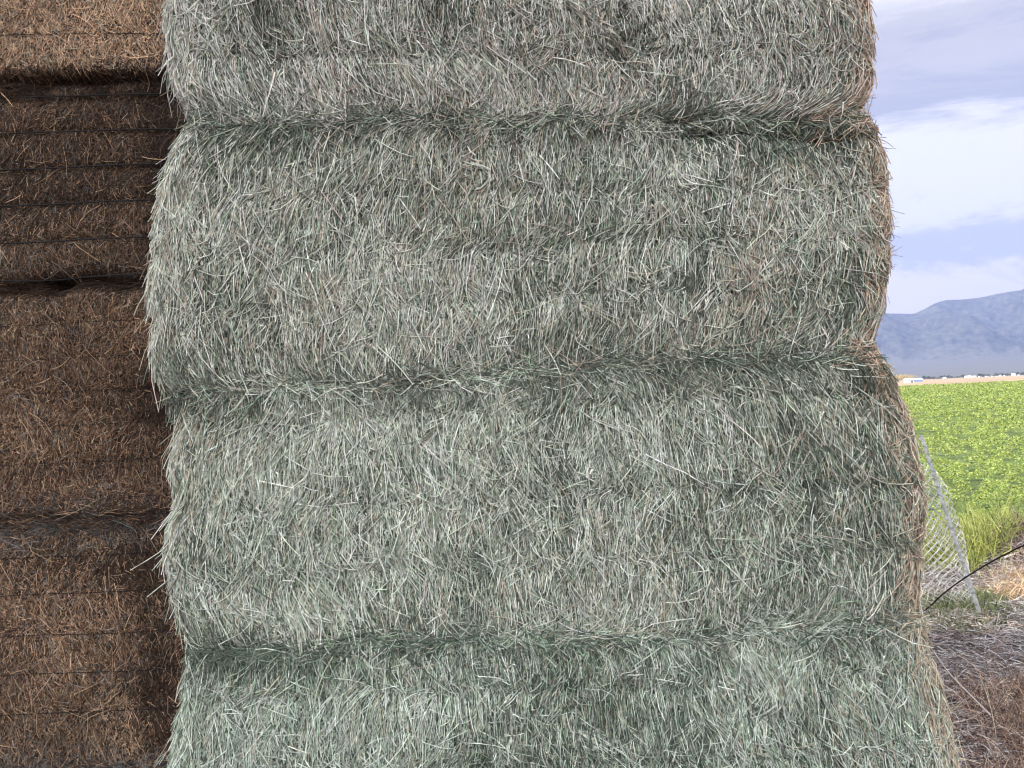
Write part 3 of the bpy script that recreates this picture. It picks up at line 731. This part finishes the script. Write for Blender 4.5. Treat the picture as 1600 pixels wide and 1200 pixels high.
gx = np.linspace(-260, 340, 120); gy = np.concatenate([np.linspace(8.4, 40, 60), np.geomspace(41, FY1, 40)])
X, Yg = np.meshgrid(gx, gy, indexing='ij')
g = Geo(); idx = np.arange(X.size).reshape(X.shape)
g.add(np.stack([X, Yg, 0.03 + 0 * X], -1), np.stack([idx[:-1, :-1], idx[1:, :-1], idx[1:, 1:], idx[:-1, 1:]], -1).reshape(-1, 4), smooth=True)
tag(g.build('field', field_mat()), kind='structure')
# dry stubble field beyond it
g = Geo()
xs = np.linspace(-3000, 4200, 60); ys = np.geomspace(FY1 + 2, 2600, 30)
X, Yg = np.meshgrid(xs, ys, indexing='ij'); idx = np.arange(X.size).reshape(X.shape)
g.add(np.stack([X, Yg, 0.05 + 0 * X], -1), np.stack([idx[:-1, :-1], idx[1:, :-1], idx[1:, 1:], idx[:-1, 1:]], -1).reshape(-1, 4))
tag(g.build('stubble_field', plain_mat('stubble', (0.36, 0.27, 0.18), 0.95, var=0.3, scale=0.02)), kind='structure')

# ------------------------------------------------------------------ mountains
def mountains():
    ph = np.linspace(R(-75), R(78), 620); rr = np.linspace(2600, 9500, 170)
    PH, RR = np.meshgrid(ph, rr, indexing='ij')
    ratio = np.tan(PH)
    # crest heights (m) against the direction, from the skyline
    Dc = 6500
    pts = [(1372, 488), (1395, 489), (1428, 489), (1445, 481), (1460, 473), (1475, 468), (1500, 467), (1525, 465), (1550, 460), (1575, 455), (1600, 451)]
    rx, rz = [], []
    for a, b_ in pts:
        p = at(a, b_, 1.0); rx.append(p[0]); rz.append((p[2] - EYE) * Dc)
    rx = [-3.5, -2, -1.2, -0.5, 0.0, 0.3] + rx + [0.75, 0.9, 1.2, 2.0, 4.5]
    rz = [500, 300, 620, 420, 650, 520] + rz + [900, 820, 950, 700, 500]
    # radius is measured so that y = R cos(phi); keep the crest near y = Dc
    Yd = RR
    crest = np.interp(ratio, rx, rz)
    X = ratio * Yd
    t = (Yd - 2600) / (Dc - 2600)
    foot = 0.72 + 0.03 * fbm(ratio * 9, Yd * 0, 3, 3)
    fan = np.clip(t / foot, 0, 1) ** 1.7 * 0.20
    s = np.clip((t - foot) / (1 - foot), 0, 1)
    body = s ** 0.85 * 0.80
    h = np.where(t < 1, fan + body, (fan + body) * np.clip(1 - (t - 1) * 1.2, 0, 1))
    rid = 1 - np.abs(fbm(X / 520 + 0.35 * fbm(X / 900, Yd / 900, 91, 2) + Yd / 1500, Yd / 1600, 77, 4)) * 2
    rid2 = 1 - np.abs(fbm(X / 170 + Yd / 600, Yd / 420, 79, 3)) * 2
    mask = np.clip((t - foot) * 6, 0, 1) * np.clip((1.0 - t) * 4, 0.02, 1)
    wx = X + 0.55 * (Yd - Dc) + 160 * fbm(X / 700, Yd / 700, 93, 3)
    sp1 = 1 - 2 * np.abs(vn(wx / 330, 0 * X, 94)); wx2 = X - 0.25 * (Yd - Dc) + 60 * fbm(X / 250, Yd / 250, 95, 2)
    sp2 = 1 - 2 * np.abs(vn(wx2 / 120, 0 * X + 3, 96))
    ss = np.clip((t - foot + 0.04) / (1 - foot + 0.04), 0, 1)
    spur = 4 * ss * (1 - ss) * (210 * (sp1 - 0.3) + 100 * (sp2 - 0.3) * (0.5 + 0.5 * sp1)) * np.clip((1.02 - t) * 8, 0, 1)
    z = crest * h + mask * (60 * (rid - 0.55) + 45 * (rid2 - 0.5)) + spur
    z = z + 6 * fbm(X / 200, Yd / 300, 80, 3) * np.clip(t * 3, 0, 1)
    z = np.maximum(z, -2)
    g = Geo(); idx = np.arange(X.size).reshape(X.shape)
    g.add(np.stack([X, Yd, z], -1), np.stack([idx[:-1, :-1], idx[1:, :-1], idx[1:, 1:], idx[:-1, 1:]], -1).reshape(-1, 4), smooth=True)
    m, t_, b = new_mat('mountain_scrub')
    tc = N(t_, 'ShaderNodeTexCoord')
    n = N(t_, 'ShaderNodeTexNoise'); n.inputs['Scale'].default_value = 0.02; n.inputs['Detail'].default_value = 10; n.inputs['Roughness'].default_value = 0.72
    t_.links.new(tc.outputs['Object'], n.inputs[0])
    r = N(t_, 'ShaderNodeValToRGB')
    r.color_ramp.elements[0].position = 0.36; r.color_ramp.elements[0].color = (0.03, 0.042, 0.045, 1)
    r.color_ramp.elements[1].position = 0.62; r.color_ramp.elements[1].color = (0.15, 0.15, 0.125, 1)
    sp = N(t_, 'ShaderNodeSeparateXYZ'); t_.links.new(tc.outputs['Object'], sp.inputs[0])
    low = mathn(t_, 'MULTIPLY', mathn(t_, 'SUBTRACT', 230.0, sp.outputs[2]), 0.0012, clamp=True)   # pale dry grass on the fans
    t_.links.new(mathn(t_, 'ADD', n.outputs[0], low), r.inputs[0])
    t_.links.new(r.outputs[0], b.inputs['Base Color']); b.inputs['Roughness'].default_value = 1; b.inputs['Specular IOR Level'].default_value = 0
    tag(g.build('mountains', m), kind='structure')
mountains()

# ------------------------------------------------------------------ crop, verge, litter (uncountable)
GR = [(0.07, 0.12, 0.04), (0.22, 0.31, 0.07), (0.38, 0.45, 0.12), (0.51, 0.57, 0.18), (0.46, 0.40, 0.20)]
def leaves(g, x, y, z, size, c, flat=0.75, mat=0):
    n = len(x)
    a = rng.uniform(0, 2 * math.pi, n)
    nrm = norm(np.stack([np.cos(a) * rng.uniform(0, 1, n), np.sin(a) * rng.uniform(0, 1, n), np.full(n, flat)], -1) + rng.normal(0, 0.15, (n, 3)))
    b = rng.uniform(0, 2 * math.pi, n)
    u = norm(np.cross(nrm, np.stack([np.cos(b), np.sin(b), 0 * b], -1))); w_ = np.cross(nrm, u)
    P = np.stack([x, y, z], -1)
    s = size[:, None]
    V = np.stack([P - u * s, P - w_ * s * 0.45, P + u * s, P + w_ * s * 0.45], 1)
    idx = np.arange(4 * n).reshape(n, 4)
    g.add(V.reshape(-1, 3), idx, np.repeat(c, 4, 0), mat)
def crop():
    g = Geo()
    n = 500000
    u = rng.random(n)
    y = 8.3 * (FY1 / 8.3) ** (u ** 1.15)
    ra = rng.uniform(-0.02, 1.05, n)
    x = ra * y
    # plants: gather leaves to clump centres whose spacing grows slowly with distance
    cs = 0.16 * (y / 9) ** 0.7
    ix = np.floor(x / cs); iy = np.floor(y / cs)
    jx = hash2(ix, iy, 3); jy = hash2(ix, iy, 4); hh = hash2(ix, iy, 5)
    cxp = (ix + 0.2 + 0.6 * jx) * cs; cyp = (iy + 0.2 + 0.6 * jy) * cs
    dx = rng.normal(0, 0.27, n) * cs; dy = rng.normal(0, 0.27, n) * cs
    x = cxp + dx; y2 = np.maximum(cyp + dy, 8.25)
    rad = np.hypot(dx, dy) / cs
    patch = fbm(x * 0.7, y2 * 0.7, 9, 3)
    hgt = (0.10 + 0.22 * hh + 0.09 * patch) * (1 - 0.9 * rad ** 2).clip(0.15, 1)
    z = 0.03 + hgt * rng.uniform(0.35, 1.0, n) ** 0.6
    hole = fbm(x * 0.8 + 4, y2 * 2.0, 12, 3)
    keep = (hole > -0.36) & (hh > 0.10)
    size = 0.018 * (y2 / 9) ** 0.85 * rng.uniform(0.6, 1.3, n)
    w_ = np.tile([1.0, 3.2, 4.0, 1.6, 0.15], (n, 1)).astype(float)
    w_[:, 3] *= 1 + 2 * np.clip(patch, 0, 1); w_[:, 4] *= np.where(y2 > 120, 6, 1)
    c = pick(GR, w_, n, 0.15)
    leaves(g, x[keep], y2[keep], z[keep], size[keep], c[keep])
    tag(g.build('alfalfa_crop', M_leaf), kind='stuff', label='sunlit yellow green crop of low leafy plants filling the field', cat='crop')
crop()

def blades(g, x, y, L, lean, pal, wts, wid, z0=None, mat=0, up=True, nseg=4, curl=0.5):
    n = len(x)
    z = terrain_h(x, y) if z0 is None else z0
    a = rng.uniform(0, 2 * math.pi, n)
    P = np.zeros((n, nseg + 1, 3)); p = np.stack([x, y, z], -1); P[:, 0] = p
    el = math.pi / 2 - np.abs(rng.normal(0, lean, n))
    da = rng.normal(0, curl, n)
    for j in range(nseg):
        e = el - np.abs(da) * (j / nseg) * 1.3
        aa = a + da * (j / nseg) * 0.7
        p = p + np.stack([np.cos(aa) * np.cos(e), np.sin(aa) * np.cos(e), np.sin(e)], -1) * (L / nseg)[:, None]
        p[:, 2] = np.maximum(p[:, 2], terrain_h(p[:, 0], p[:, 1]) + 0.004)
        P[:, j + 1] = p
    nr = np.stack([np.cos(a + 1.57), np.sin(a + 1.57), 0 * a + 0.3], -1)
    ribbons(g, P, norm(nr), wid, pick(pal, wts, n, 0.15), mat, taper=0.8, twist=1.0)
def wedge(n, y0, y1, r0, r1):
    y = rng.uniform(y0, y1, n); return rng.uniform(r0, r1, n) * y, y

# flat litter of old stems over the yard
g = Geo()
LIT = [(0.06, 0.05, 0.055), (0.27, 0.245, 0.245), (0.46, 0.42, 0.415), (0.66, 0.62, 0.60), (0.32, 0.21, 0.16)]
n = 52000
y = 2.9 + 4.2 * rng.random(n) ** 0.9; x = 1.45 + rng.random(n) * (0.8 + 0.75 * y)
d = fbm(x * 1.5, y * 1.5, 55, 3)
L = rng.gamma(3.5, 0.028, n).clip(0.02, 0.4); a = rng.normal(0.2, 1.0, n) + 1.2 * fbm(x * 0.8, y * 0.8, 56, 2)
P = np.zeros((n, 4, 3)); ka = rng.normal(0, 0.5, n)
hb = rng.uniform(0.004, 0.05, n) * (1 + d)
ti = rng.normal(0, 0.18, n)
for j in range(4):
    t = j / 3 - 0.5; aa = a + ka * t
    P[:, j] = np.stack([x + np.cos(aa) * L * t, y + np.sin(aa) * L * t, hb + ti * L * t], -1)
P[..., 2] = np.maximum(P[..., 2], 0.004) + terrain_h(P[..., 0], P[..., 1])
wt = np.tile([2, 3, 3, 1.5, 0.8], (n, 1)).astype(float); wt[:, 4] *= np.where(y < 4.3, 4, 1)
ribbons(g, P, np.tile([0, 0, 1.0], (n, 1)), rng.uniform(0.002, 0.005, n), pick(LIT, wt, n, 0.15), 0, tube=False)
tag(g.build('ground_litter', M_litter), kind='stuff', label='flattened grey and brown old stems covering the shaded yard', cat='litter')

# wiry reddish dry weeds in the lower right corner
g = Geo()
RED = [(0.08, 0.045, 0.035), (0.28, 0.165, 0.12), (0.48, 0.32, 0.23), (0.74, 0.60, 0.48)]
for k in range(190):
    cy = rng.uniform(3.1, 4.35); cx = rng.uniform(0.555, 1.15) * cy + 0.05
    nn = int(rng.integers(60, 130)); s = rng.uniform(0.10, 0.2)
    blades(g, cx + rng.normal(0, s * 0.5, nn), cy + rng.normal(0, s * 0.5, nn), rng.gamma(6, 0.028, nn).clip(0.05, 0.4), 0.75, RED, [3, 2.6, 2.4, 1.8], rng.uniform(0.0016, 0.0032, nn), curl=1.5)
tag(g.build('dry_weeds', M_litter), kind='stuff', label='tangled reddish brown dry weeds in the lower right corner', cat='weeds')

# sunlit straw coloured dead grass beside the foot of the fence
g = Geo()
STR = [(0.30, 0.17, 0.11), (0.55, 0.38, 0.25), (0.70, 0.55, 0.38), (0.42, 0.40, 0.20)]
for k in range(120):
    cy = rng.uniform(5.95, 6.75); cx = rng.uniform(0.615, 1.05) * cy
    nn = int(rng.integers(50, 110))
    blades(g, cx + rng.normal(0, 0.07, nn), cy + rng.normal(0, 0.07, nn), rng.gamma(6, 0.022, nn).clip(0.04, 0.3), 0.8, STR, [1.2, 3, 3, 1], rng.uniform(0.003, 0.006, nn), curl=1.4)
tag(g.build('dead_grass', M_litter), kind='stuff', label='sunlit orange and straw coloured dead grass beside the fence foot', cat='grass')

# tall green grass behind the fence and along the field edge
g = Geo()
TG = [(0.10, 0.13, 0.05), (0.26, 0.31, 0.09), (0.48, 0.52, 0.15), (0.60, 0.60, 0.26)]
for k in range(170):
    if k < 80: cy = rng.uniform(7.0, 8.2); cx = rng.uniform(0.50, 0.635) * cy
    else: cy = rng.uniform(7.7, 8.7); cx = rng.uniform(0.50, 1.05) * cy
    nn = int(rng.integers(25, 60)); hs = 1.0 if cx / cy < 0.63 else 0.55
    blades(g, cx + rng.normal(0, 0.09, nn), cy + rng.normal(0, 0.09, nn), rng.gamma(6, 0.038 * hs, nn).clip(0.06, 0.5), 0.5, TG, [1.3, 3, 3.2, 1.2], rng.uniform(0.005, 0.010, nn), curl=0.7)
tag(g.build('tall_grass', M_leaf), kind='stuff', label='tall yellow green grass standing behind the wire fence', cat='grass')

# low green weeds round the fence foot
g = Geo()
for k in range(60):
    cy = rng.uniform(5.35, 6.2); cx = rng.uniform(0.50, 0.62) * cy
    nn = int(rng.integers(30, 70))
    blades(g, cx + rng.normal(0, 0.06, nn), cy + rng.normal(0, 0.06, nn), rng.gamma(6, 0.011, nn).clip(0.02, 0.13), 0.6, [(0.09, 0.12, 0.06), (0.19, 0.23, 0.11), (0.32, 0.35, 0.19), (0.45, 0.40, 0.31)], [2, 3, 2, 1], rng.uniform(0.004, 0.009, nn), curl=0.9)
tag(g.build('low_weeds', M_leaf), kind='stuff', label='low dull green weeds round the foot of the leaning fence', cat='weeds')

# dark dry brush on the bank to the right
g = Geo()
for k in range(90):
    cx = rng.uniform(4.45, 8.0); cy = 7.2 + 0.12 * (cx - 5) + rng.normal(0, 0.25)
    nn = int(rng.integers(50, 100))
    blades(g, cx + rng.normal(0, 0.1, nn), cy + rng.normal(0, 0.1, nn), rng.gamma(6, 0.028, nn).clip(0.05, 0.35), 0.8, [(0.09, 0.055, 0.06), (0.17, 0.11, 0.115), (0.28, 0.19, 0.18), (0.5, 0.42, 0.38)], [3, 3, 2, 0.4], rng.uniform(0.003, 0.006, nn), curl=1.2)
tag(g.build('dead_brush', M_litter), kind='stuff', label='dark purplish brown dead brush on the low bank', cat='brush')

# ------------------------------------------------------------------ leaning chain link fence
M_galv = plain_mat('galvanised_wire', (0.58, 0.58, 0.57), 0.5, metal=0.1, var=0.45, scale=30)
M_post = plain_mat('weathered_post_metal', (0.36, 0.37, 0.37), 0.6, metal=0.3, var=0.45, scale=40, bump=0.002)
YF = 5.85
pt = at(1439, 680, YF); pb = gat(1537, 968); pb = np.array([pb[0], pb[1], -0.05])
fence = empty('chain_link_fence', (pb[0], pb[1], 0))
tag(fence, 'sagging chain link fence with its leaning metal post beside the hay', 'fence')
F0 = np.array([pb[0], pb[1], 0.0])
g = Geo()
ax = pt - pb; Lp = np.linalg.norm(ax); az_ = ax / Lp
side = norm(np.cross(az_, np.array([0.25, 1, 0]))); fr = np.cross(side, az_)
rot = np.stack([side, fr, az_], 1)
# steel T post: face flange, web, and the studs along the face
mid = (pt + pb) / 2 - F0
g.box(mid, (0.028, 0.006, Lp), rot=rot); g.box(mid - fr * -0.022, (0.006, 0.038, Lp - 0.004), rot=rot)
for k in range(20):
    g.box(pb - F0 + az_ * (0.16 + k * 0.062) - fr * 0.007, (0.016, 0.009, 0.014), rot=rot)
g.build('post', M_post, fence)
# wire mesh: a sheet hanging left of the post, bellied out and folded back on itself at its free end
edge = [(1452, 718), (1467, 745), (1490, 790), (1507, 830), (1513, 880), (1521, 920), (1540, 962)]
ez = np.array([at(a, b_, YF)[2] for a, b_ in edge]); ex = np.array([at(a, b_, YF)[0] for a, b_ in edge])
o_ = np.argsort(ez); ez, ex = ez[o_], ex[o_]; ez[0] = 0.0
HT = ez[-1]
def sheet(s, t):
    """s: metres along the wire sheet from its left end (0..2.5); t: height 0..1"""
    z = t * (HT - 0.02 - 0.10 * np.clip((1.3 - s) / 1.3, 0, 1))
    xe = np.interp(z, ez, ex)
    s1 = 1.35                       # length of the front layer, then the fold
    r = 0.035 + 0.02 * np.sin(t * 7)
    fl = s - s1
    x = np.where(fl < 0, xe + fl - r, 0); y = np.where(fl < 0, YF - 0.03, 0.0)
    th = np.clip(fl / r, 0, math.pi)
    x = np.where(fl >= 0, xe - r + r * np.sin(th), x); y = np.where(fl >= 0, YF - 0.03 + r - r * np.cos(th), y)
    ov = np.maximum(fl - r * math.pi, 0)
    x = x - ov * (1.0 if True else 0); y = y + ov * 0.10
    wob = 0.035 * vn(s * 4, t * 5, 201) + 0.02 * vn(s * 9, t * 9, 202)
    y = y + wob * 1.3; x = x + 0.018 * vn(s * 6 + 3, t * 6, 203)
    z = z + 0.02 * vn(s * 5, t * 5 + 8, 204) * np.clip(t * 5, 0, 1)
    return np.stack([x, y, np.maximum(z, 0.01)], -1)
g = Geo(); cell = 0.060
SW, HTm = 1.35 + 0.36, HT
for sgn in (1, -1):
    for c0 in np.arange(-HTm - 0.1, SW + HTm + 0.1, cell):
        # a wire along s - sgn*h = c0
        h = np.linspace(0, HTm, 60); s_ = c0 + sgn * h
        zig = 0.004 * np.sin(h / cell * 2 * math.pi)
        ok = (s_ > 0) & (s_ < SW)
        if ok.sum() < 4: continue
        tube_path(g, sheet(s_[ok], h[ok] / HTm) + np.stack([0 * zig[ok], zig[ok] * 0.6, 0 * zig[ok]], -1) - F0, 0.0028, (0.6, 0.6, 0.6), sides=4)
g.build('wire_mesh', M_galv, fence)
g = Geo()
a0 = at(1439, 681, YF - 0.01); a1 = at(1380, 700, YF)
s_ = np.linspace(0, 1, 14)[:, None]
tube_path(g, a0 * (1 - s_) + a1 * s_ + np.array([[0, 0, -0.03]]) * np.sin(s_ * math.pi) - F0, 0.002, (0.3, 0.3, 0.3), sides=5)
a0 = at(1449, 708, YF - 0.02); a1 = at(1385, 716, YF)
tube_path(g, a0 * (1 - s_) + a1 * s_ + np.array([[0, 0, 0.012]]) * np.sin(s_ * 9) - F0, 0.002, (0.3, 0.3, 0.3), sides=5)
g.build('top_wire', plain_mat('rusty_wire', (0.16, 0.12, 0.10), 0.7, metal=0.3), fence)

# black cable running up from behind the bale
cp = [(1395, 985, 5.0), (1448, 951, 4.9), (1470, 931, 4.85), (1500, 908, 4.8), (1540, 883, 4.7), (1575, 864, 4.6), (1604, 851, 4.5), (1660, 838, 4.4), (1740, 850, 4.3), (1830, 930, 4.2), (1890, 1060, 4.1)]
C = np.array([at(*c) for c in cp])
tt = np.linspace(0, len(C) - 1, 70)
def catmull(C, t):
    i = np.clip(t.astype(int), 0, len(C) - 2); f = (t - i)[:, None]
    p0 = C[np.maximum(i - 1, 0)]; p1 = C[i]; p2 = C[i + 1]; p3 = C[np.minimum(i + 2, len(C) - 1)]
    return 0.5 * (2 * p1 + (p2 - p0) * f + (2 * p0 - 5 * p1 + 4 * p2 - p3) * f * f + (3 * p1 - p0 - 3 * p2 + p3) * f ** 3)
pc = catmull(C, tt); pc[:, 2] = np.maximum(pc[:, 2], 0.02)
g = Geo(); tube_path(g, pc, 0.0048, (0.02, 0.02, 0.02), sides=8)
o = g.build('cable', plain_mat('black_rubber', (0.012, 0.011, 0.013), 0.5, var=0.2), origin=pc[0])
tag(o, 'thin black cable curving upward across the wire fence to the right', 'cable')

# pale bare stick lying on the dark bank
C = np.array([at(1568, 872, 6.9), at(1583, 866, 6.95), at(1600, 859, 7.0), at(1622, 846, 7.05)])
g = Geo(); tube_path(g, catmull(C, np.linspace(0, 3, 16)), np.linspace(0.011, 0.006, 16), (0.6, 0.55, 0.5), sides=6)
o = g.build('stick', plain_mat('bare_wood', (0.62, 0.55, 0.50), 0.8), origin=C[0])
tag(o, 'pale bare stick lying on the dark brush', 'stick')
# long pale stalk slanting over the yard litter
C = np.array([at(1452, 1008, 3.95), at(1480, 1048, 3.85), at(1515, 1085, 3.75), at(1548, 1117, 3.7)])
C[:, 2] = np.maximum(C[:, 2], 0.03)
g = Geo(); tube_path(g, catmull(C, np.linspace(0, 3, 16)), np.linspace(0.0045, 0.003, 16), (0.6, 0.55, 0.5), sides=5)
o = g.build('stalk', plain_mat('dry_stalk', (0.50, 0.43, 0.40), 0.8), origin=C[0])
tag(o, 'long pale stalk slanting from the bottom bale over the litter', 'stalk')

# ------------------------------------------------------------------ far buildings and trees
M_white = plain_mat('white_siding', (0.78, 0.78, 0.80), 0.7, var=0.08)
M_roofg = plain_mat('pale_roofing', (0.55, 0.56, 0.62), 0.6, var=0.1)
M_blue = plain_mat('blue_grey_siding', (0.35, 0.45, 0.66), 0.7, var=0.08)
M_dark = plain_mat('dark_opening', (0.06, 0.06, 0.07), 0.8)
def house(name, cx, cy, w_, d_, h, wm, rm, label, cat, group=None, door=True, rise=0.3):
    root = empty(name, (cx, cy, 0)); tag(root, label, cat, group)
    g = Geo(); g.box((0, 0, h / 2), (w_, d_, h)); g.build('wall', wm, root)
    e = 0.4; r = h * rise + 0.6
    v = [(-w_/2-e, -d_/2-e, h), (w_/2+e, -d_/2-e, h), (w_/2+e, d_/2+e, h), (-w_/2-e, d_/2+e, h), (-w_/2-e, 0, h+r), (w_/2+e, 0, h+r)]
    g = Geo(); g.add(v, [np.array([[0, 1, 5, 4], [2, 3, 4, 5]]), np.array([[0, 4, 3], [1, 2, 5]])]); g.build('roof', rm, root)
    if door:
        g = Geo(); g.box((w_ * 0.18, -d_/2 - 0.02, h * 0.38), (w_ * 0.22, 0.1, h * 0.72)); g.build('door', M_dark, root)
    return root
def far(px, Y, py=594): p = at(px, py, Y); return p[0], Y
hx = far(1420, 400); house('shed', hx[0], hx[1], 3.2, 4, 1.5, M_white, M_roofg, 'small white shed with a dark doorway beside the pale tree beyond the field', 'shed')
hx = far(1432, 470); house('barn', hx[0], hx[1], 5.5, 4, 1.4, M_blue, M_roofg, 'low blue grey barn right of the white shed beyond the field', 'barn', door=False)
hpx = [1476, 1510, 1515, 1521, 1526, 1531, 1542, 1553, 1558, 1563, 1571, 1584, 1592]
dist = [1250, 1500, 1540, 1480, 1560, 1500, 1600, 1480, 1540, 1500, 1580, 1500, 1560]
for k, (px, Y) in enumerate(zip(hpx, dist)):
    x, y = far(px, Y)
    house('house', x, y, 3.2 + (k * 5 % 4) * 0.8, 5, 2.2 + (k % 3) * 0.6, M_white, M_white if k % 2 else M_roofg,
          'tiny white house in the far settlement below the mountain' if k else 'lone tiny white house left of the far settlement', 'house', 'far white houses', door=False)
def tree(px, Y, h, wd, c, label, group, seed):
    x, y = far(px, Y); root = empty('tree', (x, y, 0)); tag(root, label, 'tree', group)
    r_ = np.random.default_rng(seed)
    g = Geo(); tube_path(g, [(0, 0, 0), (0.1, 0, h * 0.3), (0, 0.1, h * 0.6)], [h * 0.04, h * 0.03, h * 0.015], c); g.build('trunk', M_trunk, root)
    n = 900; lob = r_.normal(0, 1, (9, 3)) * [wd * 0.24, wd * 0.24, h * 0.14] + [0, 0, h * 0.58]
    p = lob[r_.integers(0, 9, n)] + r_.normal(0, 1, (n, 3)) * [wd * 0.1, wd * 0.1, h * 0.09]
    p[:, 2] = np.clip(p[:, 2], h * 0.12, h)
    g = Geo(); leaves(g, p[:, 0], p[:, 1], p[:, 2], np.full(n, h * 0.07), pick([c, tuple(a * 0.6 for a in c)], [2, 1], n), flat=0.2); g.build('crown', M_leaf, root)
M_trunk = plain_mat('bark', (0.14, 0.11, 0.09), 0.9)
tree(1414, 450, 5.5, 19, (0.60, 0.50, 0.28), 'pale yellowish tree beside the white shed beyond the field', None, 1)
tree(1400, 440, 3.6, 7, (0.46, 0.36, 0.24), 'small tan bush-like tree nearest the hay bales beyond the field', None, 2)
k = 3
for px in list(range(1440, 1604, 7)):
    jj = float(np.random.default_rng(px).uniform(-2.5, 2.5)); Y = 1380 + (px * 37 % 240)
    tree(px + jj, Y, 4.5 + (px * 13 % 4), 9 + (px * 7 % 6), (0.12, 0.15, 0.12), 'dark tree in the thin far row below the mountain', 'dark trees in the far row', k); k += 1

# ------------------------------------------------------------------ air
g = Geo(); g.box((0, 4000, 690), (26000, 15000, 1390 + 2))
m = bpy.data.materials.new('haze'); m.use_nodes = True; t = m.node_tree; t.nodes.clear()
pv = N(t, 'ShaderNodeVolumePrincipled'); pv.inputs['Color'].default_value = (0.38, 0.49, 0.95, 1); pv.inputs['Density'].default_value = 0.0001
pv.inputs['Anisotropy'].default_value = 0.0
mo = N(t, 'ShaderNodeOutputMaterial'); t.links.new(pv.outputs[0], mo.inputs['Volume'])
hz = g.build('haze', m)
hz.location = (0, 0, -1.0 + 0.0)
tag(hz, kind='stuff', label='blue haze over the far mountains', cat='haze')
